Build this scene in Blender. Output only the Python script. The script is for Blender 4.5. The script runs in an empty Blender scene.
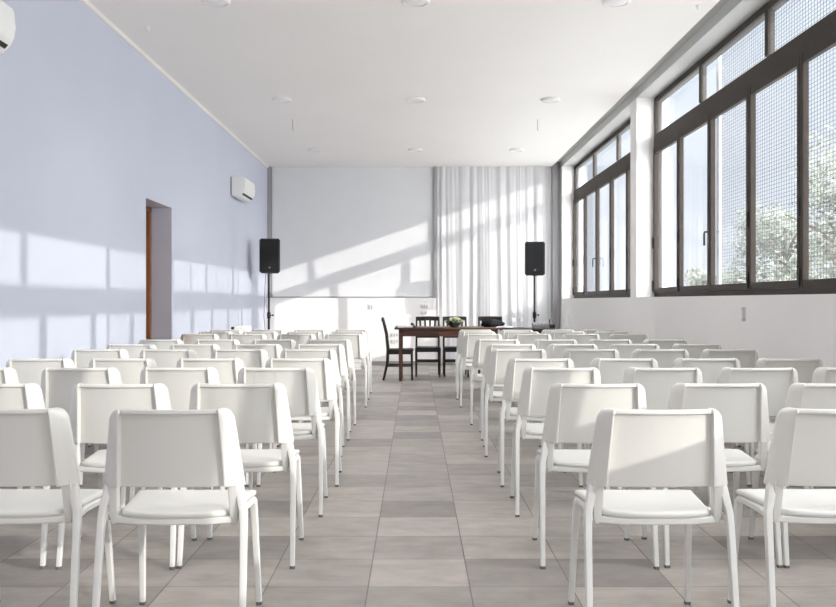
import bpy, bmesh, math, random
from mathutils import Vector, Matrix

S = bpy.context.scene
COL = S.collection
R = math.radians
random.seed(7)

# ------------------------------------------------------------------ camera
F_PX, W_PX, H_PX = 945.0, 836.0, 607.0
VPX, VPY, CAM_H = 415.5, 301.0, 1.16
cam_d = bpy.data.cameras.new('camera')
cam_d.sensor_fit = 'HORIZONTAL'
cam_d.sensor_width = 36.0
cam_d.lens = F_PX / W_PX * 36.0
cam_d.shift_x = (W_PX / 2 - VPX) / W_PX
cam_d.shift_y = (VPY - H_PX / 2) / W_PX
cam_d.clip_start, cam_d.clip_end = 0.05, 500
cam = bpy.data.objects.new('camera', cam_d)
COL.objects.link(cam)
cam.location = (0, 0, CAM_H)
cam.rotation_euler = (R(90), 0, 0)
S.camera = cam

# ------------------------------------------------------------------ sky, sun, lights, exposure
world = bpy.data.worlds.new('sky')
S.world = world
world.use_nodes = True
wn, wl = world.node_tree.nodes, world.node_tree.links
wn.clear()
SUN_DIR = Vector((-1.0, 0.815, -0.335)).normalized()
wtc = wn.new('ShaderNodeTexCoord')
wsep = wn.new('ShaderNodeSeparateXYZ')
wramp = wn.new('ShaderNodeValToRGB')
wramp.color_ramp.elements[0].position = 0.0
wramp.color_ramp.elements[0].color = (0.90, 0.93, 1.0, 1)
wramp.color_ramp.elements[1].position = 0.30
wramp.color_ramp.elements[1].color = (0.80, 0.88, 1.0, 1)
wtop = wramp.color_ramp.elements.new(0.85)
wtop.color = (4.2, 4.4, 4.8, 1)
wl.new(wtc.outputs['Generated'], wsep.inputs[0])
wl.new(wsep.outputs['Z'], wramp.inputs[0])
wbg = wn.new('ShaderNodeBackground')
wbg.inputs['Strength'].default_value = 0.95
wl.new(wramp.outputs[0], wbg.inputs['Color'])
# bright haze of the sky around the sun
wdot = wn.new('ShaderNodeVectorMath'); wdot.operation = 'DOT_PRODUCT'
wdot.inputs[1].default_value = -SUN_DIR
wl.new(wtc.outputs['Generated'], wdot.inputs[0])
wmax = wn.new('ShaderNodeMath'); wmax.operation = 'MAXIMUM'; wmax.inputs[1].default_value = 0.0
wl.new(wdot.outputs['Value'], wmax.inputs[0])
wpow = wn.new('ShaderNodeMath'); wpow.operation = 'POWER'; wpow.inputs[1].default_value = 1.0
wl.new(wmax.outputs[0], wpow.inputs[0])
wgl = wn.new('ShaderNodeMath'); wgl.operation = 'MULTIPLY'; wgl.inputs[1].default_value = 5.4
wl.new(wpow.outputs[0], wgl.inputs[0])
wbg2 = wn.new('ShaderNodeBackground')
wbg2.inputs['Color'].default_value = (1.0, 0.98, 0.95, 1)
wl.new(wgl.outputs[0], wbg2.inputs['Strength'])
wadd = wn.new('ShaderNodeAddShader')
wl.new(wbg.outputs[0], wadd.inputs[0]); wl.new(wbg2.outputs[0], wadd.inputs[1])
wout = wn.new('ShaderNodeOutputWorld')
wl.new(wadd.outputs[0], wout.inputs[0])

sun_d = bpy.data.lights.new('sun', 'SUN')
sun_d.energy = 2.15
sun_d.angle = R(0.45)
sun_d.color = (1.0, 0.95, 0.87)
sun = bpy.data.objects.new('sun', sun_d)
COL.objects.link(sun)
sun.location = (20, -12, 9)
sun.rotation_euler = SUN_DIR.to_track_quat('-Z', 'Y').to_euler()

# unseen fill light added behind the camera, in front of the solid rear wall
fill_d = bpy.data.lights.new('rear_fill', 'AREA')
fill_d.shape = 'RECTANGLE'
fill_d.size, fill_d.size_y = 4.4, 2.7
fill_d.energy = 55
fill_d.color = (0.95, 0.97, 1.0)
fill = bpy.data.objects.new('rear_fill', fill_d)
COL.objects.link(fill)
fill.location = (0, -3.8, 1.75)
fill.rotation_euler = (R(90), 0, 0)

S.view_settings.view_transform = 'Standard'
S.view_settings.look = 'None'
S.view_settings.gamma = 1
S.view_settings.use_curve_mapping = False
S.view_settings.exposure = 0.35
S.cycles.max_bounces = 14
S.cycles.diffuse_bounces = 8
S.cycles.transparent_max_bounces = 24
S.cycles.sample_clamp_indirect = 6

# ------------------------------------------------------------------ materials
def mat(name, color, rough=0.6, metal=0.0, spec=0.4, noise=0.0, nscale=8.0, bump=0.0, bscale=60.0):
    m = bpy.data.materials.new(name)
    m.use_nodes = True
    n, l = m.node_tree.nodes, m.node_tree.links
    b = n['Principled BSDF']
    b.inputs['Roughness'].default_value = rough
    b.inputs['Metallic'].default_value = metal
    b.inputs['Specular IOR Level'].default_value = spec
    b.inputs['Base Color'].default_value = (*color, 1)
    tc = n.new('ShaderNodeTexCoord')
    if noise > 0:
        t = n.new('ShaderNodeTexNoise')
        t.inputs['Scale'].default_value = nscale
        t.inputs['Detail'].default_value = 4
        r = n.new('ShaderNodeValToRGB')
        r.color_ramp.elements[0].position = 0.3
        r.color_ramp.elements[1].position = 0.7
        r.color_ramp.elements[0].color = (*[c * (1 - noise) for c in color], 1)
        r.color_ramp.elements[1].color = (*[min(1, c * (1 + noise)) for c in color], 1)
        l.new(tc.outputs['Object'], t.inputs['Vector'])
        l.new(t.outputs['Fac'], r.inputs[0])
        l.new(r.outputs[0], b.inputs['Base Color'])
    if bump > 0:
        t2 = n.new('ShaderNodeTexNoise')
        t2.inputs['Scale'].default_value = bscale
        t2.inputs['Detail'].default_value = 3
        bp = n.new('ShaderNodeBump')
        bp.inputs['Strength'].default_value = bump
        bp.inputs['Distance'].default_value = 0.01
        l.new(tc.outputs['Object'], t2.inputs['Vector'])
        l.new(t2.outputs['Fac'], bp.inputs['Height'])
        l.new(bp.outputs[0], b.inputs['Normal'])
    return m

M = {}
M['lavender'] = mat('lavender_wall_paint', (0.53, 0.55, 0.64), 0.85, spec=0.2, noise=0.012, nscale=1.2, bump=0.04)
M['white_wall'] = mat('white_wall_paint', (0.89, 0.87, 0.855), 0.85, spec=0.2, noise=0.01, nscale=1.5, bump=0.04)
M['soffit_shade'] = mat('soffit_shade_tone', (0.56, 0.56, 0.545), 0.85, spec=0.2)  # white soffit toned down to grey, shade painted in
M['ceiling'] = mat('ceiling_paint', (0.91, 0.88, 0.845), 0.9, spec=0.15, noise=0.01, nscale=0.8)
M['cream_trim'] = mat('cream_trim', (0.84, 0.80, 0.745), 0.6)
M['grey_skirting'] = mat('grey_skirting_tile', (0.33, 0.32, 0.31), 0.5, noise=0.05)
M['grey_alu'] = mat('grey_aluminium', (0.36, 0.36, 0.37), 0.5, metal=0.3)
M['bronze'] = mat('bronze_window_frame', (0.055, 0.045, 0.039), 0.6, metal=0.0, spec=0.15, noise=0.06, nscale=20)
M['black'] = mat('black_plastic', (0.012, 0.012, 0.014), 0.5, noise=0.1, nscale=40)
M['black_metal'] = mat('black_metal', (0.015, 0.015, 0.016), 0.4, metal=0.4)
M['chair'] = mat('white_chair_plastic', (0.70, 0.69, 0.655), 0.42, spec=0.45, noise=0.008, nscale=3)
M['chair_leg'] = mat('white_lacquered_steel', (0.745, 0.74, 0.715), 0.38, spec=0.5)
M['glide'] = mat('grey_glide', (0.16, 0.15, 0.14), 0.7)
M['brown_door'] = mat('brown_door_wood', (0.28, 0.12, 0.05), 0.5, noise=0.15, nscale=6)
M['ac'] = mat('white_ac_plastic', (0.82, 0.82, 0.80), 0.4)
M['lamp_rim'] = mat('lamp_rim', (0.84, 0.83, 0.82), 0.45)
M['lamp_glass'] = mat('opal_diffuser', (0.88, 0.87, 0.85), 0.35)
M['blind'] = mat('roller_blind_fabric', (0.735, 0.74, 0.75), 0.9, spec=0.1, noise=0.015, nscale=3, bump=0.05, bscale=200)
M['plate'] = mat('switch_plate', (0.74, 0.74, 0.74), 0.4)
M['plate_dark'] = mat('switch_insert', (0.5, 0.48, 0.48), 0.5)
M['plate_red'] = mat('switch_red', (0.62, 0.50, 0.49), 0.5)
M['paper'] = mat('paper', (0.82, 0.82, 0.86), 0.8)
M['dark_paper'] = mat('folder_cover', (0.08, 0.08, 0.09), 0.6)
M['petal'] = mat('pale_petals', (0.42, 0.44, 0.28), 0.8, noise=0.35, nscale=60)
M['leaf'] = mat('dark_leaves', (0.06, 0.10, 0.035), 0.7, noise=0.3, nscale=40)
M['bowl'] = mat('dark_bowl', (0.04, 0.045, 0.035), 0.35)
M['cloth_black'] = mat('black_cloth', (0.012, 0.012, 0.014), 0.95, noise=0.2, nscale=30)
M['mixer'] = mat('grey_mixer_metal', (0.22, 0.22, 0.23), 0.45, metal=0.3)
M['badge'] = mat('silver_badge', (0.22, 0.22, 0.22), 0.35, metal=0.6)
M['foliage'] = mat('tree_leaves', (0.25, 0.265, 0.21), 0.8, noise=0.35, nscale=3)
M['bark'] = mat('bark', (0.16, 0.13, 0.10), 0.9, noise=0.3, nscale=6)
M['net'] = mat('net_cord', (0.05, 0.052, 0.055), 0.8)
M['post'] = mat('galvanised_post', (0.45, 0.46, 0.47), 0.5, metal=0.5)
M['ground'] = mat('outdoor_paving', (0.76, 0.75, 0.72), 0.9, noise=0.12, nscale=1.5)
M['dark_wood_top'] = mat('dark_table_top', (0.045, 0.030, 0.024), 0.4, noise=0.2, nscale=10)

def wood(name, c1, c2, rough=0.4, scale=(2, 18, 18)):
    m = bpy.data.materials.new(name)
    m.use_nodes = True
    n, l = m.node_tree.nodes, m.node_tree.links
    b = n['Principled BSDF']
    b.inputs['Roughness'].default_value = rough
    tc, mp = n.new('ShaderNodeTexCoord'), n.new('ShaderNodeMapping')
    mp.inputs['Scale'].default_value = scale
    t, r = n.new('ShaderNodeTexNoise'), n.new('ShaderNodeValToRGB')
    t.inputs['Scale'].default_value = 2.0
    t.inputs['Detail'].default_value = 6
    r.color_ramp.elements[0].position, r.color_ramp.elements[1].position = 0.3, 0.7
    r.color_ramp.elements[0].color, r.color_ramp.elements[1].color = (*c1, 1), (*c2, 1)
    l.new(tc.outputs['Object'], mp.inputs[0]); l.new(mp.outputs[0], t.inputs['Vector'])
    l.new(t.outputs['Fac'], r.inputs[0]); l.new(r.outputs[0], b.inputs['Base Color'])
    return m
M['table_wood'] = wood('brown_table_wood', (0.050, 0.018, 0.010), (0.105, 0.038, 0.020))
M['chair_wood'] = wood('dark_chair_wood', (0.010, 0.006, 0.005), (0.026, 0.013, 0.010))

def glass_mat(name, tint):
    m = bpy.data.materials.new(name)
    m.use_nodes = True
    n, l = m.node_tree.nodes, m.node_tree.links
    n.clear()
    o = n.new('ShaderNodeOutputMaterial')
    tr, gl = n.new('ShaderNodeBsdfTransparent'), n.new('ShaderNodeBsdfGlossy')
    tr.inputs[0].default_value = (*tint, 1)
    gl.inputs['Roughness'].default_value = 0.02
    gl.inputs[0].default_value = (0.9, 0.92, 0.95, 1)
    fr, mx = n.new('ShaderNodeFresnel'), n.new('ShaderNodeMixShader')
    geo, ior = n.new('ShaderNodeNewGeometry'), n.new('ShaderNodeMapRange')   # same reflectance on both faces of a thin pane
    ior.inputs['To Min'].default_value = 1.3
    ior.inputs['To Max'].default_value = 1 / 1.3
    l.new(geo.outputs['Backfacing'], ior.inputs['Value']); l.new(ior.outputs[0], fr.inputs['IOR'])
    l.new(fr.outputs[0], mx.inputs[0]); l.new(tr.outputs[0], mx.inputs[1]); l.new(gl.outputs[0], mx.inputs[2])
    l.new(mx.outputs[0], o.inputs[0])
    return m
M['glass'] = glass_mat('window_glass', (0.95, 0.965, 0.975))
M['bottle_glass'] = glass_mat('clear_bottle', (0.92, 0.93, 0.94))

def curtain_mat():
    m = bpy.data.materials.new('sheer_white_curtain')
    m.use_nodes = True
    n, l = m.node_tree.nodes, m.node_tree.links
    n.clear()
    o = n.new('ShaderNodeOutputMaterial')
    d, t, mx = n.new('ShaderNodeBsdfDiffuse'), n.new('ShaderNodeBsdfTranslucent'), n.new('ShaderNodeMixShader')
    tc, no, rp = n.new('ShaderNodeTexCoord'), n.new('ShaderNodeTexNoise'), n.new('ShaderNodeValToRGB')
    no.inputs['Scale'].default_value = 120
    rp.color_ramp.elements[0].color = (0.80, 0.80, 0.82, 1)
    rp.color_ramp.elements[1].color = (0.86, 0.86, 0.87, 1)
    l.new(tc.outputs['Object'], no.inputs['Vector']); l.new(no.outputs['Fac'], rp.inputs[0])
    l.new(rp.outputs[0], d.inputs[0]); l.new(rp.outputs[0], t.inputs[0])
    mx.inputs[0].default_value = 0.35
    l.new(d.outputs[0], mx.inputs[1]); l.new(t.outputs[0], mx.inputs[2]); l.new(mx.outputs[0], o.inputs[0])
    return m
M['curtain'] = curtain_mat()

TX, TY, TX0, TY0 = 0.4124, 0.4117, -0.192, 3.836
def floor_mat():
    m = bpy.data.materials.new('stone_floor_tiles')
    m.use_nodes = True
    n, l = m.node_tree.nodes, m.node_tree.links
    b = n['Principled BSDF']
    tc, mp, br = n.new('ShaderNodeTexCoord'), n.new('ShaderNodeMapping'), n.new('ShaderNodeTexBrick')
    mp.inputs['Location'].default_value = (-TX0 + 40 * TX, -TY0 + 40 * TY, 0)
    br.offset, br.squash = 0.0, 1.0
    br.inputs['Color1'].default_value = (0.41, 0.375, 0.34, 1)
    br.inputs['Color2'].default_value = (0.215, 0.196, 0.183, 1)
    br.inputs['Mortar'].default_value = (0.16, 0.148, 0.14, 1)
    br.inputs['Scale'].default_value = 1.0
    br.inputs['Mortar Size'].default_value = 0.003
    br.inputs['Mortar Smooth'].default_value = 0.2
    br.inputs['Bias'].default_value = -0.25
    br.inputs['Brick Width'].default_value = TX
    br.inputs['Row Height'].default_value = TY
    l.new(tc.outputs['Object'], mp.inputs[0]); l.new(mp.outputs[0], br.inputs['Vector'])
    mp2, t = n.new('ShaderNodeMapping'), n.new('ShaderNodeTexNoise')
    mp2.inputs['Scale'].default_value = (2.6, 4.6, 1)
    t.inputs['Scale'].default_value = 1.6
    t.inputs['Detail'].default_value = 7
    t.inputs['Roughness'].default_value = 0.65
    l.new(tc.outputs['Object'], mp2.inputs[0]); l.new(mp2.outputs[0], t.inputs['Vector'])
    r = n.new('ShaderNodeValToRGB')
    r.color_ramp.elements[0].position, r.color_ramp.elements[1].position = 0.32, 0.68
    r.color_ramp.elements[0].color, r.color_ramp.elements[1].color = (0.80, 0.79, 0.78, 1), (1.12, 1.12, 1.12, 1)
    l.new(t.outputs['Fac'], r.inputs[0])
    mx = n.new('ShaderNodeMix'); mx.data_type = 'RGBA'; mx.blend_type = 'MULTIPLY'
    mx.inputs['Factor'].default_value = 1.0
    l.new(br.outputs['Color'], mx.inputs[6]); l.new(r.outputs[0], mx.inputs[7])
    l.new(mx.outputs[2], b.inputs['Base Color'])
    b.inputs['Roughness'].default_value = 0.46
    b.inputs['Specular IOR Level'].default_value = 0.4
    bp = n.new('ShaderNodeBump')
    bp.inputs['Strength'].default_value = 0.25
    bp.inputs['Distance'].default_value = 0.003
    inv = n.new('ShaderNodeMath'); inv.operation = 'SUBTRACT'; inv.inputs[0].default_value = 1.0
    l.new(br.outputs['Fac'], inv.inputs[1]); l.new(inv.outputs[0], bp.inputs['Height'])
    l.new(bp.outputs[0], b.inputs['Normal'])
    return m
M['floor'] = floor_mat()

# ------------------------------------------------------------------ mesh helpers
def add_box(bm, x0, y0, z0, x1, y1, z1, bevel=0.0, seg=2):
    t = bmesh.new()
    bmesh.ops.create_cube(t, size=1.0)
    for v in t.verts:
        v.co = Vector((x0 + (v.co.x + .5) * (x1 - x0), y0 + (v.co.y + .5) * (y1 - y0), z0 + (v.co.z + .5) * (z1 - z0)))
    if bevel > 0:
        bmesh.ops.bevel(t, geom=t.edges[:], offset=bevel, segments=seg, profile=0.5, affect='EDGES')
    merge(bm, t)

def merge(bm, t, mtx=None):
    me = bpy.data.meshes.new('tmp')
    t.to_mesh(me); t.free()
    if mtx is not None:
        me.transform(mtx)
    bm.from_mesh(me)
    bpy.data.meshes.remove(me)

def add_tube(bm, pts, sizes, nseg=8, power=2.0, up=Vector((0, 1, 0)), caps=True):
    """sweep a (super)elliptic section along pts; sizes = (half a, half b) per point"""
    pts = [Vector(p) for p in pts]
    rings = []
    for i, p in enumerate(pts):
        a = pts[max(i - 1, 0)]; c = pts[min(i + 1, len(pts) - 1)]
        d = (c - a).normalized()
        u = up - d * up.dot(d)
        if u.length < 1e-4:
            u = Vector((1, 0, 0)) - d * d.x
        u.normalize()
        s = d.cross(u).normalized()
        sa, sb = sizes[i] if isinstance(sizes, list) else sizes
        ring = []
        for k in range(nseg):
            th = 2 * math.pi * (k + .5) / nseg
            ct, st = math.cos(th), math.sin(th)
            ct = math.copysign(abs(ct) ** (2 / power), ct); st = math.copysign(abs(st) ** (2 / power), st)
            ring.append(bm.verts.new(p + s * (sa * ct) + u * (sb * st)))
        rings.append(ring)
    for i in range(len(rings) - 1):
        for k in range(nseg):
            bm.faces.new((rings[i][k], rings[i][(k + 1) % nseg], rings[i + 1][(k + 1) % nseg], rings[i + 1][k]))
    if caps:
        bm.faces.new(rings[0][::-1]); bm.faces.new(rings[-1])

def add_lathe(bm, prof, seg=24, cx=0, cy=0, cz=0):
    rings = []
    for r, z in prof:
        rings.append([bm.verts.new((cx + r * math.cos(2 * math.pi * k / seg), cy + r * math.sin(2 * math.pi * k / seg), cz + z)) for k in range(seg)])
    for i in range(len(rings) - 1):
        for k in range(seg):
            bm.faces.new((rings[i][k], rings[i][(k + 1) % seg], rings[i + 1][(k + 1) % seg], rings[i + 1][k]))
    bm.faces.new(rings[0][::-1]); bm.faces.new(rings[-1])

def add_prism(bm, poly, axis, a, b):
    """extrude a 2-D polygon along an axis ('x': poly=(y,z), 'y': poly=(x,z), 'z': poly=(x,y))"""
    def P(p, t):
        return {'x': (t, p[0], p[1]), 'y': (p[0], t, p[1]), 'z': (p[0], p[1], t)}[axis]
    r0 = [bm.verts.new(P(p, a)) for p in poly]; r1 = [bm.verts.new(P(p, b)) for p in poly]
    n = len(poly)
    for k in range(n):
        bm.faces.new((r0[k], r0[(k + 1) % n], r1[(k + 1) % n], r1[k]))
    bm.faces.new(r0[::-1]); bm.faces.new(r1)

def build(name, bm, m, parent=None, smooth=35):
    bmesh.ops.recalc_face_normals(bm, faces=bm.faces[:])
    me = bpy.data.meshes.new(name)
    bm.to_mesh(me); bm.free()
    me.materials.append(m)
    if smooth:
        for p in me.polygons:
            p.use_smooth = True
        me.set_sharp_from_angle(angle=R(smooth))
    o = bpy.data.objects.new(name, me)
    COL.objects.link(o)
    if parent is not None:
        o.parent = parent
    return o

def tag(o, label, cat, group=None):
    o['label'] = label; o['category'] = cat
    if group:
        o['group'] = group
    return o

def thing(name, label, cat, loc=(0, 0, 0), rz=0.0, group=None):
    o = bpy.data.objects.new(name, None)
    o.empty_display_size = 0.1
    COL.objects.link(o)
    o.location = loc; o.rotation_euler = (0, 0, rz)
    return tag(o, label, cat, group)

def struct(name, bm, m, smooth=0):
    o = build(name, bm, m, None, smooth)
    o['kind'] = 'structure'
    return o

def B(*boxes, bevel=0.0, seg=2):
    bm = bmesh.new()
    for b in boxes:
        add_box(bm, *b, bevel=bevel, seg=seg)
    return bm

def dup(root, loc, rz=0.0, label=None, group=None):
    r = root.copy(); COL.objects.link(r)
    r.location = loc; r.rotation_euler = (0, 0, rz)
    if label: r['label'] = label
    if group: r['group'] = group
    for ch in list(root.children):
        c = ch.copy(); COL.objects.link(c); c.parent = r
        for g in list(ch.children):
            d = g.copy(); COL.objects.link(d); d.parent = c
    return r

# ------------------------------------------------------------------ the room
XL, XI, XF = -2.69, 2.62, 2.83        # left wall, right wall face, window frame plane
CEIL = 3.60
Y0 = -4.0                             # wall behind the camera
YP, YB, YW = 17.04, 17.19, 17.36      # parapet face, blind, back wall
SILL, HEAD = 1.205, 3.56
XO = 3.0                              # outer face of right wall

struct('floor', B((XL - .6, Y0, -.1, XO, YW + .2, 0)), M['floor'])
struct('ceiling', B((XL - .3, Y0, CEIL, 2.47, YW + .2, CEIL + .25)), M['ceiling'])
struct('trim_1', B((2.47, Y0, CEIL + .07, XI, YW, CEIL + .25), (XI, Y0, HEAD + .01, XO, YW, CEIL + .25)), M['soffit_shade'])      # slot and window head, their shade put into the colour
DY0, DY1, DTOP = 9.43, 10.42, 2.187
struct('wall_left', B((XL - .45, Y0, 0, XL, DY0, CEIL), (XL - .45, DY1, 0, XL, YW + .2, CEIL),
                      (XL - .45, DY0, DTOP, XL, DY1, CEIL)), M['lavender'])
struct('wall_rear', B((XL, Y0 - .2, 0, XO, Y0, CEIL)), M['white_wall'])
struct('wall_back', B((XL, YW, 0, XO, YW + .2, CEIL + .2), (XL, YP, 0, 0.37, YW, 1.215)), M['white_wall'])
wins = [(0.18, 5.53), (5.85, 11.20), (11.52, 16.87)]
rb = bmesh.new()
add_box(rb, XI, Y0, 0, XO, YW, SILL)
for a, b in [(Y0, wins[0][0]), (wins[0][1], wins[1][0]), (wins[1][1], wins[2][0]), (wins[2][1], YW)]:
    add_box(rb, XI, a, SILL, XO, b, HEAD + .01)
struct('wall_right', rb, M['white_wall'])
# cream strip along the ceiling, skirtings
tb = bmesh.new()
add_prism(tb, [(XL, CEIL), (XL, CEIL - .028), (XL + .018, CEIL - .024), (XL + .03, CEIL)], 'y', Y0, YW)
struct('trim_2', tb, M['cream_trim'])
struct('baseboard_back', B((XL, YP - .012, 0, 0.38, YP, .075)), M['grey_skirting'])
struct('baseboard_left', B((XL, Y0, 0, XL + .012, DY0, .075), (XL, DY1, 0, XL + .012, YP - .012, .075)), M['grey_skirting'])
# grey posts framing the blind and the curtain
struct('trim_3', B((XL + .0, YB - .05, 1.215, XL + .075, YB + .03, CEIL), bevel=.004), M['grey_alu'])
struct('trim_4', B((.335, YB - .06, 1.215, .385, YB + .03, CEIL), bevel=.004), M['grey_alu'])
struct('trim_5', B((2.475, YB - .14, 0, 2.57, YB + .03, CEIL + .06), bevel=.004), M['grey_alu'])

# doorway in the left wall
d1 = struct('door_1', B((XL - .30, DY0 + .06, 0, XL - .26, DY1 - .06, DTOP - .05), bevel=.003), M['brown_door'])
build('door_frame', B((XL - .32, DY0, 0, XL - .22, DY0 + .06, DTOP), (XL - .32, DY1 - .06, 0, XL - .22, DY1, DTOP),
                      (XL - .32, DY0, DTOP - .05, XL - .22, DY1, DTOP), bevel=.003), M['brown_door'], d1, 0)
hb = bmesh.new()
add_tube(hb, [(XL - .26, DY0 + .13, 1.03), (XL - .21, DY0 + .13, 1.03), (XL - .205, DY0 + .16, 1.03), (XL - .205, DY0 + .25, 1.03)], (.009, .009), 8)
build('door_handle', hb, M['badge'], d1)

# ------------------------------------------------------------------ windows
GT, GB_UP, GT_LO, GB_LO = 3.495, 3.14, 2.90, 1.315
def window(n, y0, y1):
    f = bmesh.new()
    xa, xb = XF, XF + .08
    add_box(f, xa, y0, SILL, xb, y0 + .05, HEAD)
    add_box(f, xa, y1 - .05, SILL, xb, y1, HEAD)
    add_box(f, xa, y0, HEAD - .06, xb, y1, HEAD)
    add_box(f, xa, y0, SILL, xb, y1, SILL + .05)
    add_box(f, xa - .006, y0, 2.965, xb - .02, y1, GB_UP - .02)                  # transom
    q = (y1 - y0) / 3
    for k in (1, 2):
        add_box(f, xa + .004, y0 + k * q - .036, GB_UP, xb - .02, y0 + k * q + .036, HEAD)
    w = struct('window_%d' % n, f, M['bronze'])
    for k in range(3):
        build('upper_pane', B((xa + .012, y0 + k * q + .02, GB_UP - .03, xa + .018, y0 + (k + 1) * q - .03, GT + .01)), M['glass'], w, 0)
    p = (y1 - y0) / 5
    for k in range(5):
        a, b = y0 + k * p, y0 + (k + 1) * p
        s = bmesh.new()
        st = .050
        a2, b2 = a + (.02 if k == 0 else .004), b - (.02 if k == 4 else .004)
        add_box(s, xa - .018, a2, SILL + .05, xa + .03, a2 + st, 2.965, bevel=.004)
        add_box(s, xa - .018, b2 - st, SILL + .05, xa + .03, b2, 2.965, bevel=.004)
        add_box(s, xa - .014, a2 + st, 2.895, xa + .03, b2 - st, 2.965, bevel=.003)
        add_box(s, xa - .014, a2 + st, SILL + .05, xa + .03, b2 - st, GB_LO, bevel=.003)
        sh = build('sash', s, M['bronze'], w, 0)
        build('pane', B((xa + .006, a2 + st - .008, GB_LO - .008, xa + .012, b2 - st + .008, 2.905)), M['glass'], sh, 0)
        hx = xa - .018
        if k == 2:                                              # lever handle on the meeting stile
            h = bmesh.new()
            yy = b2 - .03 if k == 2 else b2 - .03
            add_box(h, hx - .010, yy - .014, 1.72, hx, yy + .014, 1.86, bevel=.003)
            add_tube(h, [(hx - .005, yy, 1.82), (hx - .05, yy, 1.82), (hx - .055, yy, 1.80), (hx - .055, yy, 1.69)], (.009, .009), 8)
            build('handle', h, M['black_metal'], sh)
        else:
            h = bmesh.new()
            for zz in (1.22 + .05, 1.78):
                add_box(h, hx - .012, b2 - .012, zz, hx + .004, b2 + .006, zz + .13, bevel=.003)
            build('hinge', h, M['black_metal'], sh, 0)
    return w
for i, (a, b) in enumerate(wins):
    window(i + 1, a, b)

# ------------------------------------------------------------------ outdoors
gb = bmesh.new()
add_box(gb, XO, -40, -.4, 90, 90, -.25)
struct('ground', gb, M['ground'])

nf = thing('net_fence', 'fine dark mesh netting on slim steel posts outside the near window', 'fence', (3.1, 6.6, -.25))
for yy in (9.65, 6.6, 3.55):
    pb = bmesh.new()
    add_lathe(pb, [(.026, 0), (.026, 5.0), (.015, 5.03)], 12, 0, yy - 6.6, 0)
    build('post', pb, M['post'], nf)
nb = bmesh.new()
CELL, CELLY, TH = .033, .055, .0013
y_a, y_b, z_a, z_b = 3.55 - 6.6, 9.65 - 6.6, .9, 4.9
k = 0
while z_a + k * CELL <= z_b:
    z = z_a + k * CELL
    add_box(nb, -TH, y_a, z - TH, TH, y_b, z + TH); k += 1
k = 0
while y_a + k * CELLY <= y_b:
    y = y_a + k * CELLY
    add_box(nb, -TH, y - TH, z_a, TH, y + TH, z_b); k += 1
build('netting', nb, M['net'], nf, 0)

def tree(x, y, h, rad, label, seed):
    rnd = random.Random(seed)
    t = thing('leafy_tree', label, 'tree', (x, y, -.25), 0, 'trees beyond the netting')
    b = bmesh.new()
    add_tube(b, [(0, 0, 0), (.05, .02, h * .3), (-.03, 0, h * .6), (0, .04, h * .8)], [(.14, .14), (.11, .11), (.08, .08), (.03, .03)], 8)
    for k in range(7):
        a = rnd.uniform(0, 6.28); zz = h * rnd.uniform(.3, .6)
        add_tube(b, [(0, 0, zz), (math.cos(a) * rad * .4, math.sin(a) * rad * .4, zz + h * .13), (math.cos(a) * rad * .75, math.sin(a) * rad * .75, zz + h * .2)], [(.05, .05), (.035, .035), (.012, .012)], 6)
    build('trunk', b, M['bark'], t)
    l = bmesh.new()
    blobs = [(rnd.uniform(-.6, .6) * rad, rnd.uniform(-.6, .6) * rad, h * rnd.uniform(.3, .88), rad * rnd.uniform(.3, .5)) for _ in range(20)]
    for k in range(5200):
        bx, by, bz, br = rnd.choice(blobs)
        d = Vector((rnd.gauss(0, 1), rnd.gauss(0, 1), rnd.gauss(0, 1))).normalized() * br * rnd.uniform(.5, 1.05)
        c = Vector((bx, by, bz)) + d
        u = Vector((rnd.gauss(0, 1), rnd.gauss(0, 1), rnd.gauss(0, 1))).normalized()
        v = u.orthogonal().normalized()
        s = rnd.uniform(.05, .10)
        l.faces.new([l.verts.new(c + u * s), l.verts.new(c + v * s * .5), l.verts.new(c - u * s), l.verts.new(c - v * s * .5)])
    build('foliage', l, M['foliage'], t, 0)
    return t
tree(9.2, 20.0, 4.9, 1.9, 'pale bushy tree behind the netting at the far right pane', 3)
tree(9.9, 25.3, 4.2, 1.5, 'mid height pale tree seen through the fourth pane', 5)
tree(9.5, 30.0, 2.7, 1.2, 'low rounded shrub left of the taller trees outside', 9)

# ------------------------------------------------------------------ the back wall: blind and curtain
bl = thing('roller_blind', 'wide pale grey roller blind drawn down over the back wall window', 'blind', (-1.14, YB, 1.22))
build('blind_fabric', B((XL + .085 + 1.14, -.002, .012, .318 + 1.14, .002, CEIL - 1.22)), M['blind'], bl, 0)
build('bottom_bar', B((XL + .08 + 1.14, -.012, 0, .322 + 1.14, .010, .022), bevel=.004), M['grey_alu'], bl)

rnd = random.Random(11)
cb = bmesh.new()
NX, NZ = 420, 26
ph = [0.0]
for i in range(NX):
    ph.append(ph[-1] + (2 * math.pi * (2.07 / NX) / .175) * (1 + .30 * math.sin(i * .043 + 1) + .22 * math.sin(i * .11)))
grid = []
for j in range(NZ + 1):
    v = j / NZ
    z = .05 + v * (CEIL + .04 - .05)
    amp = .020 + .010 * (1 - v)
    row = []
    for i in range(NX + 1):
        x = .40 + 2.06 * i / NX
        a = amp * (.6 + .4 * math.sin(i * .05 + 2.0))
        y = YB - .055 + a * math.sin(ph[i] + .25 * math.sin(3 * v + i * .02)) + .003 * math.sin(ph[i] * 2.3 + 4 * v)
        row.append(cb.verts.new((x + .006 * math.sin(5 * v + i * .03) * (1 - v), y, z)))
    grid.append(row)
for j in range(NZ):
    for i in range(NX):
        cb.faces.new((grid[j][i], grid[j][i + 1], grid[j + 1][i + 1], grid[j + 1][i]))
cu = build('curtain', cb, M['curtain'], None, 180)
tag(cu, 'white sheer pleated curtain hanging beside the blind at the back', 'curtain')

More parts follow.
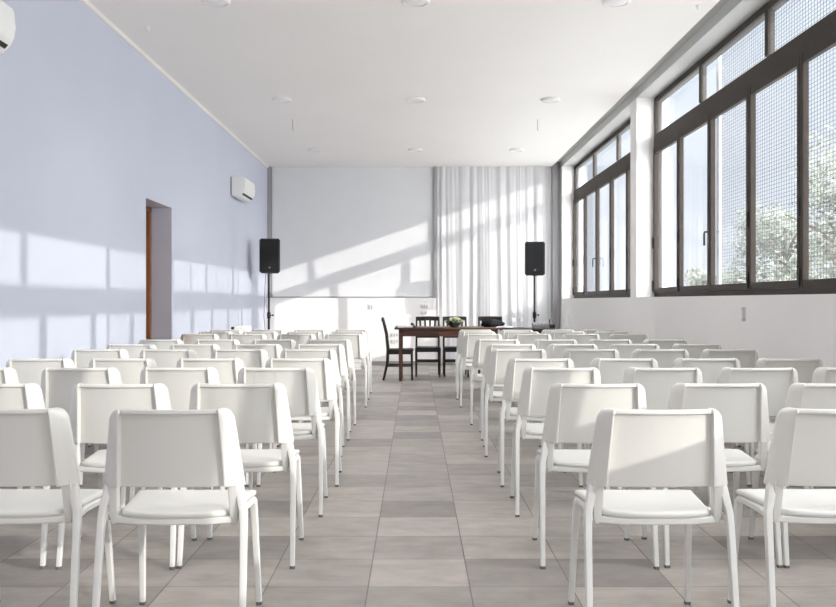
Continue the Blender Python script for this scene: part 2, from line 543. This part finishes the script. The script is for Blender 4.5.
# ------------------------------------------------------------------ switch and socket plates
def plate(name, x, z, w, h, label, n=2, ins='plate_dark', y=YP):
    t = thing(name, label, 'socket', (x, y, z), 0, 'wall plates on the back wall')
    build('cover', B((-w / 2, -.010, -h / 2, w / 2, 0, h / 2), bevel=.003), M['plate'], t)
    for k in range(n):
        cx = -w / 2 + (k + .5) * w / n
        build('insert', B((cx - w / n * .3, -.013, -h * .28, cx + w / n * .3, -.008, h * .28), bevel=.002), M[ins], t)
    return t
S_B = F_PX / YP
def bx(px): return (px - VPX) / S_B
def bz(py): return CAM_H - (py - VPY) / S_B
plate('wall_switch', bx(370.5), bz(307), .09, .11, 'small pale switch plate below the middle of the blind', 2)
plate('wall_switch', bx(424.5), bz(306), .13, .08, 'upper reddish switch plate below the blind beside the curtain', 3, 'plate_red')
plate('wall_switch', bx(424), bz(312.5), .12, .075, 'lower reddish switch plate below the blind beside the curtain', 2, 'plate_red')
plate('wall_socket', bx(394.3), bz(335), .14, .08, 'upper white socket plate behind the dark chair at table end', 3)
plate('wall_socket', bx(394.3), bz(341.3), .14, .08, 'lower white socket plate behind the dark chair at table end', 3)
t = thing('wall_socket', 'slim grey surface switch box on right wall under the near window', 'socket', (XI, 7.50, 1.055))
build('cover', B((-.018, 0, -.055, 0, .045, .055), bevel=.004), M['plate_dark'], t)
build('insert', B((-.021, .010, -.03, -.016, .035, .03), bevel=.002), M['plate'], t)

# ------------------------------------------------------------------ ceiling fittings
lamp = None
LN = ['nearest row', 'middle row', 'farthest row']
CN = ['left', 'centre', 'right']
LAMP_W = 38.0
sp = bpy.data.lights.new('downlight_beam', 'SPOT')
sp.energy = LAMP_W
sp.spot_size, sp.spot_blend = R(112), 0.8
sp.shadow_soft_size = 0.07
sp.color = (1.0, 0.975, 0.94)
for ri, yy in enumerate((7.67, 11.42, 15.2, 3.92, 0.17)):
    for ci, xx in enumerate((-1.62, 0.0, 1.63)):
        lo = bpy.data.objects.new('downlight_beam', sp)
        COL.objects.link(lo); lo.location = (xx, yy, CEIL - .036)
        if ri > 2: continue
        lab = 'round white ceiling light, %s one in the %s of lights' % (CN[ci], LN[ri])
        if lamp is None:
            lamp = thing('ceiling_light', lab, 'ceiling light', (xx, yy, CEIL), 0, 'round ceiling lights')
            b = bmesh.new(); add_lathe(b, [(.118, 0), (.118, -.012), (.108, -.024), (.09, -.026), (.088, -.012)], 40)
            build('rim', b, M['lamp_rim'], lamp)
            b = bmesh.new(); add_lathe(b, [(.087, -.010), (.080, -.022), (.05, -.028), (.01, -.030)], 40)
            build('diffuser', b, M['lamp_glass'], lamp)
        else:
            dup(lamp, (xx, yy, CEIL), 0, lab)
for xx, lab in ((-1.65, 'thin wire hook hanging from the ceiling over the left seats'), (1.64, 'thin wire hook hanging from the ceiling over the right seats')):
    b = bmesh.new()
    add_tube(b, [(0, 0, 0), (0, 0, -.13), (.006, 0, -.15), (.014, 0, -.14)], (.0035, .0035), 6)
    o = build('ceiling_hook', b, M['badge']); o.location = (xx, 12.7, CEIL)
    tag(o, lab, 'hook', 'ceiling hooks')
for xx, yy, lab in ((-2.38, 8.42, 'tiny metal eye fixed in the ceiling near the lavender wall'), (2.33, 7.8, 'tiny metal eye fixed in the ceiling near the window slot')):
    b = bmesh.new()
    add_lathe(b, [(.020, 0), (.020, -.006), (.006, -.008), (.006, -.022), (.010, -.026), (.003, -.034)], 12)
    o = build('ceiling_eye', b, M['lamp_rim']); o.location = (xx, yy, CEIL)
    tag(o, lab, 'hook', 'ceiling eyes')

# ------------------------------------------------------------------ air conditioners
def air_conditioner(y, label):
    L, D, H = .86, .215, .30
    t = thing('air_conditioner', label, 'air conditioner', (XL, y, 2.68), 0, 'wall air conditioners')
    prof = [(.012, 0.02), (.09, 0), (.135, .012), (.185, .062), (.207, .11), (.213, .17), (.208, .26), (.196, .29), (.17, H), (.012, H)]
    b = bmesh.new(); add_prism(b, prof, 'y', 0, L)
    bmesh.ops.bevel(b, geom=[e for e in b.edges if abs(e.verts[0].co.y - e.verts[1].co.y) < 1e-6], offset=.010, segments=2, affect='EDGES')
    build('casing', b, M['ac'], t, 30)
    build('mounting_plate', B((0, .012, .025, .014, L - .012, H - .012)), M['black'], t, 0)
    b = bmesh.new(); add_prism(b, [(.085, -.006), (.137, .004), (.156, .024), (.152, .030), (.133, .013), (.085, .003)], 'y', .05, L - .05)
    build('louver', b, M['ac'], t, 0)
    b = bmesh.new(); add_prism(b, [(.156, .036), (.163, .031), (.184, .054), (.178, .060)], 'y', .045, L - .045)
    build('air_slot', b, M['black'], t, 0)
    return t
ac = air_conditioner(13.74, 'white wall air conditioner high on lavender wall near the back corner')
dup(ac, (XL, 5.00, 2.68), 0, 'white wall air conditioner cut off at the photo\'s top left corner')

# ------------------------------------------------------------------ loudspeakers on stands
def speaker(x, y, zc, rz, label):
    t = thing('loudspeaker', label, 'loudspeaker', (x, y, zc - .275), rz, 'loudspeakers on stands')
    b = bmesh.new()
    add_prism(b, [(-.165, -.14), (.165, -.14), (.135, .20), (-.135, .20)], 'z', 0, .55)
    bmesh.ops.bevel(b, geom=b.edges[:], offset=.018, segments=3, affect='EDGES')
    build('cabinet', b, M['black'], t)
    g = bmesh.new()
    add_box(g, -.145, -.150, .03, .145, -.138, .525, bevel=.005)
    for k in range(1, 24):
        add_box(g, -.138, -.1525, .03 + k * .02, .138, -.149, .034 + k * .02)
    build('grille', g, M['black_metal'], t, 0)
    bd = bmesh.new(); add_lathe(bd, [(.016, 0), (.016, .004), (.012, .006)], 16)
    bo = build('badge', bd, M['badge'], t); bo.location = (0, -.1505, .085); bo.rotation_euler = (R(90), 0, 0)
    hd = bmesh.new()
    add_tube(hd, [(-.06, 0, .548), (-.06, 0, .575), (.06, 0, .575), (.06, 0, .548)], (.009, .009), 8)
    s_ = bmesh.new(); add_lathe(s_, [(.03, -.012), (.03, .004)], 16)
    build('pole_socket', s_, M['black_metal'], t)
    hd.free()
    return t
def stand(x, y, ztop, label):
    t = thing('speaker_stand', label, 'speaker stand', (x, y, 0), 0, 'tripod speaker stands')
    b = bmesh.new(); add_lathe(b, [(.019, .12), (.019, .98), (.016, .985), (.016, ztop)], 16)
    build('pole', b, M['black_metal'], t)
    b = bmesh.new(); add_lathe(b, [(.028, .88), (.03, .90), (.03, .97), (.026, .98)], 16)
    add_tube(b, [(.02, 0, .93), (.065, 0, .93)], (.008, .008), 8)
    add_tube(b, [(.055, 0, .93), (.075, 0, .93)], (.016, .016), 10)
    build('collar', b, M['black_metal'], t)
    b = bmesh.new(); add_lathe(b, [(.027, .60), (.029, .61), (.029, .67), (.027, .68)], 16)
    build('leg_hub', b, M['black_metal'], t)
    for k in range(3):
        a = R(90 + 120 * k); c, s = math.cos(a), math.sin(a)
        b = bmesh.new()
        add_tube(b, [(c * .02, s * .02, .64), (c * .24, s * .24, .02)], (.011, .011), 8, up=Vector((0, 0, 1)))
        add_tube(b, [(c * .015, s * .015, .22), (c * .155, s * .155, .26)], (.007, .007), 8, up=Vector((0, 0, 1)))
        lg = build('leg', b, M['black_metal'], t)
        b = bmesh.new(); add_lathe(b, [(.018, 0), (.018, .02), (.012, .03)], 10, c * .243, s * .243, 0)
        build('rubber_foot', b, M['black'], lg)
    return t
stand(1.958, 15.55, 1.566, 'black tripod stand behind the mixer table at right')
speaker(1.958, 15.55, 1.855, R(-4), 'black loudspeaker on stand in front of the white curtain')
stand(-2.365, 15.24, 1.596, 'black tripod stand in the corner by the lavender wall')
speaker(-2.345, 15.24, 1.885, R(6), 'black loudspeaker on stand at the left edge of the blind')
b = bmesh.new()
add_tube(b, [(-2.44, 15.47, 1.66), (-2.455, 15.46, 1.55), (-2.46, 15.40, 1.25), (-2.46, 15.34, .9), (-2.43, 15.33, .6), (-2.40, 15.33, .45), (-2.41, 15.36, .1), (-2.45, 15.5, .008), (-2.58, 15.9, .008)], (.004, .004), 6)
tag(build('speaker_cable', b, M['black']), 'thin cable hanging beside the left speaker stand', 'cable')

# ------------------------------------------------------------------ tables
def table(name, x0, x1, y0, y1, h, m_top, m_leg, label, apron=.10, leg=.055, over=.06):
    cx, cy = (x0 + x1) / 2, (y0 + y1) / 2
    t = thing(name, label, 'table', (cx, cy, 0))
    hx, hy = (x1 - x0) / 2, (y1 - y0) / 2
    build('tabletop', B((-hx, -hy, h - .028, hx, hy, h), bevel=.006), m_top, t)
    a = over + .008
    build('apron', B((-hx + a, -hy + a, h - .028 - apron, hx - a, -hy + a + .022, h - .028), (-hx + a, hy - a - .022, h - .028 - apron, hx - a, hy - a, h - .028),
                     (-hx + a, -hy + a, h - .028 - apron, -hx + a + .022, hy - a, h - .028), (hx - a - .022, -hy + a, h - .028 - apron, hx - a, hy - a, h - .028)), m_leg, t, 0)
    for sx in (-1, 1):
        for sy in (-1, 1):
            b = bmesh.new()
            px, py = sx * (hx - over - leg / 2), sy * (hy - over - leg / 2)
            add_tube(b, [(px, py, 0), (px, py, h - .14), (px, py, h - .028)], [(leg * .42, leg * .42), (leg * .5, leg * .5), (leg * .5, leg * .5)], 4 * 2, power=8)
            build('leg', b, m_leg, t, 25)
    return t
TH_ = .775
table('dining_table', -.305, 1.25, 13.62, 14.40, TH_, M['table_wood'], M['table_wood'], 'long brown wooden table at the front of the room')
table('side_table', 1.27, 2.02, 13.65, 14.30, TH_ - .012, M['dark_wood_top'], M['black_metal'], 'dark table carrying the audio mixer by right speaker stand', apron=.04, leg=.035, over=.03)

# ------------------------------------------------------------------ dark wooden chairs
def dining_chair(label):
    """faces -y (towards the camera)"""
    t = thing('dining_chair', label, 'chair', (0, 0, 0), 0, 'dark wooden chairs round the table')
    W, D, SH, H = .185, .40, .455, .912
    m = M['chair_wood']
    b = bmesh.new()
    add_prism(b, [(-W - .01, -.21), (W + .01, -.21), (W - .01, .19), (-W + .01, .19)], 'z', SH - .025, SH)
    bmesh.ops.bevel(b, geom=b.edges[:], offset=.007, segments=2, affect='EDGES')
    build('seat', b, m, t)
    build('seat_rail', B((-W + .01, -.185, SH - .075, W - .01, -.165, SH - .02), (-W + .01, .155, SH - .075, W - .01, .175, SH - .02),
                         (-W - .0, -.17, SH - .075, -W + .018, .165, SH - .02), (W - .018, -.17, SH - .075, W, .165, SH - .02)), m, t, 0)
    for s in (-1, 1):
        b = bmesh.new()
        add_tube(b, [(s * (W - .005), -.185, 0), (s * (W - .005), -.18, SH - .02)], [(.013, .013), (.018, .018)], 8, power=6)
        build('front_leg', b, m, t, 25)
        b = bmesh.new()
        add_tube(b, [(s * (W - .01), .235, 0), (s * (W - .01), .18, .25), (s * (W - .01), .172, SH), (s * (W - .01), .195, .68), (s * (W - .01), .25, H)],
                 [(.013, .015), (.015, .018), (.016, .019), (.015, .017), (.013, .014)], 8, power=6)
        build('back_post', b, m, t, 25)
    b = bmesh.new()
    add_tube(b, [(-W + .01, .243, H - .03), (0, .262, H - .025), (W - .01, .243, H - .03)], [(.010, .034)] * 3, 8, power=5, up=Vector((0, 0, 1)))
    build('top_rail', b, m, t, 25)
    b = bmesh.new()
    add_tube(b, [(-W + .01, .182, .60), (W - .01, .182, .60)], (.009, .018), 8, power=5, up=Vector((0, 0, 1)))
    build('lower_rail', b, m, t, 25)
    for k in range(4):
        x = -.105 + .07 * k
        b = bmesh.new()
        add_tube(b, [(x, .184, .605), (x * 1.05, .215, .74), (x * 1.15, .250, H - .045)], (.006, .016), 8, power=4, up=Vector((1, 0, 0)))
        # slats are flat across x
        build('back_slat', b, m, t, 25)
    b = bmesh.new()
    for s in (-1, 1):
        add_tube(b, [(s * (W - .008), -.18, .21), (s * (W - .008), .18, .21)], (.008, .011), 8, power=5, up=Vector((0, 0, 1)))
    add_tube(b, [(-W + .01, -.18, .235), (W - .01, -.18, .235)], (.008, .012), 8, power=5, up=Vector((0, 0, 1)))
    add_tube(b, [(-W + .01, .185, .235), (W - .01, .185, .235)], (.008, .012), 8, power=5, up=Vector((0, 0, 1)))
    build('stretcher', b, m, t, 25)
    return t
dc = dining_chair('dark slatted wooden chair behind the table, next to the flower bowl\'s left')
dc.location = (.19, 14.62, 0)
dup(dc, (.62, 14.63, 0), R(1), 'dark slatted wooden chair directly behind the flower bowl')
dup(dc, (1.165, 14.64, 0), R(-2), 'dark slatted wooden chair behind the black bag on the table')
dup(dc, (-.235, 13.99, 0), R(90), 'dark slatted wooden chair standing side-on at the table\'s left end')

# ------------------------------------------------------------------ things on the tables
ST = F_PX / 13.9
def tx(px, y=13.9): return (px - VPX) * y / F_PX
fb = thing('flower_bowl', 'low dark bowl of pale green and white flowers on the brown table', 'flowers', (tx(454.3), 13.95, TH_))
b = bmesh.new(); add_lathe(b, [(.035, 0), (.05, .01), (.075, .04), (.085, .065), (.078, .065), (.06, .045)], 20)
build('bowl', b, M['bowl'], fb)
rnd = random.Random(4)
b = bmesh.new(); b2 = bmesh.new()
for k in range(60):
    a = rnd.uniform(0, 6.28); rr = rnd.uniform(.0, .11); z = .07 + .055 * (1 - (rr / .12) ** 2) + rnd.uniform(-.01, .015)
    c = Vector((rr * math.cos(a), rr * math.sin(a), z))
    t_ = bmesh.new(); bmesh.ops.create_icosphere(t_, subdivisions=1, radius=rnd.uniform(.012, .022))
    merge(b, t_, Matrix.Translation(c) @ Matrix.Scale(.7, 4, (0, 0, 1)))
for k in range(130):
    a = rnd.uniform(0, 6.28); rr = rnd.uniform(.04, .125); z = .055 + rnd.uniform(0, .05)
    c = Vector((rr * math.cos(a), rr * math.sin(a), z))
    u = Vector((math.cos(a), math.sin(a), rnd.uniform(-.5, .8))).normalized(); v = u.cross(Vector((0, 0, 1))).normalized()
    s = .03
    b2.faces.new([b2.verts.new(c + u * s), b2.verts.new(c + v * s * .4), b2.verts.new(c - u * s), b2.verts.new(c - v * s * .4)])
build('blossoms', b, M['petal'], fb)
build('leaves', b2, M['leaf'], fb, 0)
fb.scale = (1.3, 1.2, 1.0)

def paper(px, y, w, d, rz, label, m='paper', h=.004):
    o = build('paper_stack', B((-w / 2, -d / 2, 0, w / 2, d / 2, h)), M[m], None, 0)
    o.location = (tx(px, y), y, TH_); o.rotation_euler = (0, 0, rz)
    return tag(o, label, 'paper', 'papers on the table')
paper(404, 13.95, .21, .297, R(8), 'stack of pale papers on the table\'s left end', h=.025)
paper(505.0, 13.80, .21, .29, R(-14), 'loose white papers on the brown table right of the black bag', h=.014)
ms = thing('microphone', 'small black table microphone lying beside the papers at left', 'microphone', (tx(414.5, 13.85), 13.85, TH_))
b = bmesh.new(); add_lathe(b, [(.03, 0), (.03, .012), (.01, .018)], 14); build('base', b, M['black'], ms)
b = bmesh.new(); add_tube(b, [(0, 0, .015), (-.01, 0, .035), (-.03, 0, .045)], (.012, .012), 8); t_ = bmesh.new()
bmesh.ops.create_uvsphere(t_, u_segments=12, v_segments=8, radius=.022); merge(b, t_, Matrix.Translation((-.035, 0, .045)))
build('head', b, M['black'], ms)

bag = bmesh.new()
prof = [(.0, .0), (.10, .0), (.14, .02), (.15, .05), (.12, .085), (.06, .105), (.0, .11)]
NR = 28
rings = []
for r_, z_ in prof[1:]:
    ring = []
    for k in range(NR):
        a = 2 * math.pi * k / NR
        w_ = 1 + .10 * math.sin(3 * a + z_ * 30) + .05 * math.sin(7 * a + 2)
        ring.append(bag.verts.new((r_ * 1.15 * w_ * math.cos(a), r_ * .65 * w_ * math.sin(a), z_ * (1 + .08 * math.sin(2 * a)) if z_ > 0 else 0)))
    rings.append(ring)
rings = rings[:-1]
for i in range(len(rings) - 1):
    for k in range(NR):
        bag.faces.new((rings[i][k], rings[i][(k + 1) % NR], rings[i + 1][(k + 1) % NR], rings[i + 1][k]))
bag.faces.new(rings[0][::-1]); bag.faces.new(rings[-1])
bo = build('bag', bag, M['cloth_black'], None, 60)
bo.location = (tx(492, 14.12), 14.12, TH_)
tag(bo, 'crumpled black bag lying on the brown table before the dark chair', 'bag')

bot = None
for px, y, lab in ((512.8, 14.02, 'clear plastic water bottle, left of the two on the dark table'), (520.6, 14.06, 'clear plastic water bottle, right of the two on the dark table')):
    loc = (tx(px, y), y, TH_ - .012)
    if bot is None:
        bot = thing('water_bottle', lab, 'bottle', loc, 0, 'water bottles')
        b = bmesh.new(); add_lathe(b, [(.028, 0), (.034, .008), (.034, .05), (.032, .055), (.034, .06), (.034, .15), (.030, .18), (.014, .215), (.013, .235)], 20)
        build('body', b, M['bottle_glass'], bot)
        b = bmesh.new(); add_lathe(b, [(.015, .228), (.015, .25), (.013, .252)], 14)
        build('cap', b, M['lamp_rim'], bot)
        b = bmesh.new(); add_lathe(b, [(.0346, .09), (.0346, .14)], 20)
        build('wrap', b, M['plate'], bot)
    else:
        dup(bot, loc, 0, lab)
mx = thing('audio_mixer', 'grey audio mixer with knobs on the dark table under the speaker', 'mixer', (tx(540.5, 13.95), 13.95, TH_ - .012))
b = bmesh.new(); add_prism(b, [(-.14, 0), (.14, 0), (.14, .075), (-.14, .045)], 'x', -.11, .11)
build('casing', b, M['mixer'], mx, 0)
for i in range(5):
    for j in range(4):
        b = bmesh.new(); add_lathe(b, [(.008, 0), (.008, .014), (.005, .016)], 8)
        o = build('knob', b, M['lamp_rim'] if j % 2 else M['black'], mx); o.location = (-.085 + .0425 * i, -.09 + .06 * j, .045 + (.05 + .06 * j) / .28 * .03 - .002)
rc = thing('radio_receiver', 'small black receiver with an upright aerial at the dark table\'s right end', 'receiver', (tx(551.2, 13.9), 13.9, TH_ - .012))
build('casing', B((-.045, -.08, 0, .05, .08, .055), bevel=.005), M['black'], rc)
b = bmesh.new(); add_tube(b, [(-.02, .05, .05), (-.015, .05, .13)], (.008, .008), 8); build('aerial', b, M['black'], rc)
b = bmesh.new()
yy = 13.64
add_tube(b, [(tx(541), 13.80, TH_ - .004), (tx(541.5), 13.70, TH_ - .006), (tx(542), yy, TH_ - .006), (tx(542), yy - .012, TH_ - .03), (tx(543), yy - .01, TH_ - .12), (tx(546), yy - .01, TH_ - .16), (tx(548), yy - .012, TH_ - .05), (tx(548), yy + .01, TH_ - .006), (tx(548), yy + .12, TH_ - .006)], (.005, .005), 6)
tag(build('audio_cable', b, M['black']), 'black cable loop drooping over the dark table\'s front edge', 'cable')

# white low cabinet and case behind the last seats at left
stl = thing('stool', 'small white stool behind the last row at the lavender wall', 'stool', (-2.33, 12.75, 0))
build('stool_top', B((-.2, -.17, .70, .2, .17, .73), bevel=.008), M['chair'], stl)
for sx in (-1, 1):
    for sy in (-1, 1):
        b = bmesh.new(); add_tube(b, [(sx * .18, sy * .15, 0), (sx * .16, sy * .13, .70)], (.014, .014), 8)
        build('leg', b, M['chair_leg'], stl)
prj = thing('projector', 'white rounded device with a black knob behind the last left row', 'projector', (-2.33, 12.75, .73))
build('casing', B((-.10, -.13, 0, .10, .13, .10), bevel=.03, seg=4), M['ac'], prj)
b = bmesh.new(); add_lathe(b, [(.022, 0), (.025, .02), (.02, .035), (.008, .04)], 14, -.125, -.05, .045)
add_tube(b, [(-.095, -.05, .05), (-.125, -.05, .05)], (.01, .01), 8)
build('knob', b, M['black'], prj)

# ------------------------------------------------------------------ the white stacking chairs
def make_chair(label):
    """faces +y; rear feet at y=-.25"""
    t = thing('stacking_chair', label, 'chair', (0, 0, 0), 0, 'white stacking chairs in rows')
    Z0, Z1 = .535, .80
    # --- backrest: dished panel between two raised rounded wings and a top lip
    us = [-1, -.97, -.90, -.75, -.5, -.25, -.08, 0]           # wing, outer -> inner
    PANEL = 14
    zs = [Z0, Z0 + .004, Z0 + .02, .58, .62, .66, .70, .73, .75, .765, .776, .783, .7865, .79, .795, .7985, Z1]
    bm = bmesh.new()
    back, front = [], []
    for z in zs:
        v = (z - Z0) / (Z1 - Z0)
        yc = -.190 - .034 * v - .006 * v * v
        pw = .173 - .014 * v                                     # half width of panel
        w = .241 - .036 * v
        rr = .038
        if z > Z1 - rr:
            q = (z - (Z1 - rr)) / rr
            w = w - rr * .92 * (1 - math.sqrt(max(0, 1 - q * q)))
        lip = .014 if z > .785 else 0.0
        topr = .006 * max(0, (z - .79) / .01) ** 2
        botr = .004 if z == Z0 else 0
        rb_, rf_ = [], []
        def wingpt(u, sgn):
            x = pw + .006 + (w - pw - .006) * (-u)
            tt = -u                                               # 0 inner .. 1 outer
            d = .024 - .050 * tt ** 1.12 - .004 * max(0, .12 - tt) / .12
            if tt > .95: d -= .003
            return x * sgn, d
        xs = []
        for u in us: xs.append(wingpt(u, -1) + ('w',))
        for k in range(PANEL + 1):
            x = -pw + 2 * pw * k / PANEL
            d = .020 * (1 - (x / pw) ** 2) + lip
            xs.append((x, min(d, .032) if lip else d, 'p'))
        for u in us[::-1]: xs.append(wingpt(u, 1) + ('w',))
        for x, d, kd in xs:
            rb_.append(bm.verts.new((x, yc - d + topr + botr, z)))
        for x, d, kd in xs:
            ax = abs(x) / w
            df = .020 * (1 - (x / pw) ** 2) - .013 if abs(x) < pw else -.013 - .046 * (max(0, abs(x) - pw) / (w - pw + .001)) ** 1.4
            df = min(df, d - .004)
            rf_.append(bm.verts.new((x * .985, yc - df - topr - botr, z)))
        back.append(rb_); front.append(rf_)
    n = len(back[0])
    for j in range(len(zs) - 1):
        for i in range(n - 1):
            bm.faces.new((back[j][i], back[j][i + 1], back[j + 1][i + 1], back[j + 1][i]))
            bm.faces.new((front[j][i], front[j + 1][i], front[j + 1][i + 1], front[j][i + 1]))
        bm.faces.new((back[j][0], back[j + 1][0], front[j + 1][0], front[j][0]))
        bm.faces.new((back[j][-1], front[j][-1], front[j + 1][-1], back[j + 1][-1]))
    for i in range(n - 1):
        bm.faces.new((back[0][i], front[0][i], front[0][i + 1], back[0][i + 1]))
        bm.faces.new((back[-1][i], back[-1][i + 1], front[-1][i + 1], front[-1][i]))
    for s in (-1, 1):                                             # brackets running down to the seat
        add_tube(bm, [(s * .203, -.172, .555), (s * .203, -.168, .52), (s * .204, -.160, .47), (s * .204, -.155, .43), (s * .204, -.152, .405)],
                 [(.018, .018), (.018, .019), (.017, .020), (.015, .019), (.008, .012)], 10, power=4)
    build('backrest', bm, M['chair'], t, 28)
    # --- seat
    bm = bmesh.new()
    N = 56
    half = [(0, -.200), (.05, -.199), (.10, -.194), (.14, -.186), (.165, -.174), (.179, -.157), (.185, -.13), (.193, -.06), (.201, 0),
            (.208, .08), (.216, .15), (.220, .18), (.220, .194), (.214, .205), (.202, .211), (.18, .214), (.12, .216), (.06, .217)]
    out = half + [(0, .217)] + [(-x, y) for x, y in half[:0:-1]]
    N = len(out)
    def sz(x, y):
        return .452 - .012 * math.exp(-((x / .13) ** 2)) * math.exp(-(((y + .03) / .14) ** 2)) - .008 * max(0, (y - .12) / .10) ** 2
    rings = []
    for sc in (.12, .35, .6, .8, .93):
        rings.append([bm.verts.new((x * sc, .012 + (y - .012) * sc, sz(x * sc, .012 + (y - .012) * sc))) for x, y in out])
    for sc, dz in ((.982, -.002), (1.0, -.008), (.999, -.015), (.985, -.020), (.92, -.021), (.3, -.021)):
        rings.append([bm.verts.new((x * sc, .012 + (y - .012) * sc, sz(x * min(sc, .95), .012 + (y - .012) * min(sc, .95)) + dz)) for x, y in out])
    for i in range(len(rings) - 1):
        for k in range(N):
            bm.faces.new((rings[i][k], rings[i][(k + 1) % N], rings[i + 1][(k + 1) % N], rings[i + 1][k]))
    bm.faces.new(rings[0][::-1]); bm.faces.new(rings[-1])
    build('seat', bm, M['chair'], t, 50)
    # --- under-seat frame
    bm = bmesh.new()
    for s in (-1, 1):
        add_tube(bm, [(s * .232, -.178, .428), (s * .205, 0, .418), (s * .209, .17, .416)], [(.011, .012)] * 3, 8, power=4, up=Vector((0, 0, 1)))
    add_tube(bm, [(-.205, -.153, .418), (-.12, -.178, .417), (0, -.187, .417), (.12, -.178, .417), (.205, -.153, .418)], [(.011, .012)] * 5, 8, power=4, up=Vector((0, 0, 1)))
    add_tube(bm, [(-.222, .155, .412), (.222, .155, .412)], (.010, .010), 8, power=4, up=Vector((0, 0, 1)))
    build('seat_frame', bm, M['chair_leg'], t, 40)
    # --- legs
    for s in (-1, 1):
        bm = bmesh.new()
        add_tube(bm, [(s * .2195, -.161, .545), (s * .2220, -.164, .52), (s * .2300, -.171, .485), (s * .2385, -.178, .445), (s * .2400, -.184, .41), (s * .2412, -.196, .35), (s * .2455, -.250, .008)],
                 [(.014, .012), (.016, .018), (.014, .019), (.0135, .019), (.013, .018), (.0125, .016), (.0105, .012)], 10, power=4)
        lg = build('leg', bm, M['chair_leg'], t, 40)
        bm = bmesh.new(); add_tube(bm, [(s * .2455, -.251, 0), (s * .2455, -.250, .012)], [(.0115, .013)] * 2, 10, power=4)
        build('glide', bm, M['glide'], lg, 40)
    for s in (-1, 1):
        bm = bmesh.new()
        add_tube(bm, [(s * .207, .150, .414), (s * .209, .178, .415), (s * .210, .190, .405), (s * .211, .196, .37), (s * .223, .245, .008)],
                 [(.012, .012), (.0125, .013), (.0135, .015), (.0135, .015), (.0105, .012)], 10, power=4, up=Vector((0, 1, .01)))
        lg = build('leg', bm, M['chair_leg'], t, 40)
        bm = bmesh.new(); add_tube(bm, [(s * .223, .246, 0), (s * .223, .245, .012)], [(.0115, .013)] * 2, 10, power=4)
        build('glide', bm, M['glide'], lg, 40)
    return t

ROWS = [  # rear-foot depth, left-block centres from the aisle, right-block centres from the aisle
    (3.13, (-.82, -1.385), (.82, 1.435)),
    (4.10, (-.778, -1.296, -1.86, -2.38), (.818, 1.357, 1.866, 2.33)),
    (5.08, (-.753, -1.287, -1.82, -2.38), (.793, 1.346, 1.848, 2.325)),
    (5.90, (-.735, -1.30, -1.85, -2.37), (.787, 1.32, 1.83, 2.325)),
    (7.02, (-.80, -1.32, -1.85, -2.37), (.771, 1.315, 1.833, 2.325)),
    (7.87, (-.804, -1.33, -1.854, -2.38), (.80, 1.31, 1.84, 2.325)),
    (8.82, (-.815, -1.33, -1.864, -2.39), (.771, 1.308, 1.822, 2.32)),
    (10.30, (-.785, -1.295, -1.84, -2.37), (.74, 1.275, 1.81, 2.32)),
    (11.12, (-.80, -1.31, -1.84, -2.37), (.74, 1.26, 1.80, 2.31)),
    (11.88, (-.81, -1.33, -1.86, -2.39), (.76, 1.28, 1.79, 2.31)),
]
ORD = ['nearest', 'second', 'third', 'fourth', 'fifth', 'sixth', 'seventh', 'eighth', 'ninth', 'tenth and last']
rnd = random.Random(21)
proto = None
for ri, (yr, ls, rs) in enumerate(ROWS):
    for side, xs in (('left', ls), ('right', rs)):
        gap = max(abs(xs[0]) + .519 * 3 - (2.357 if side == 'right' else 2.42), 0) if len(xs) == 4 else 0
        xs = [x - math.copysign(gap, x) for x in xs]
        prev = None
        for ci, x in enumerate(xs):
            if prev is not None and abs(x) < abs(prev) + .519:      # feet never closer than side by side
                x = math.copysign(abs(prev) + .519, x)
            prev = x
            if ci == 0: pos = 'beside the aisle'
            elif ci == 1: pos = 'second from the aisle'
            elif ci == 2: pos = 'third from the aisle'
            else: pos = 'against the lavender wall' if side == 'left' else 'against the window wall'
            lab = 'white plastic chair %s, %s row, %s block' % (pos, ORD[ri], side)
            loc = (x, yr + .25 + rnd.uniform(-.012, .012), 0)
            rz = R(rnd.uniform(-.6, .6))
            if proto is None:
                proto = make_chair(lab); proto.location = loc; proto.rotation_euler = (0, 0, rz)
            else:
                dup(proto, loc, rz, lab)
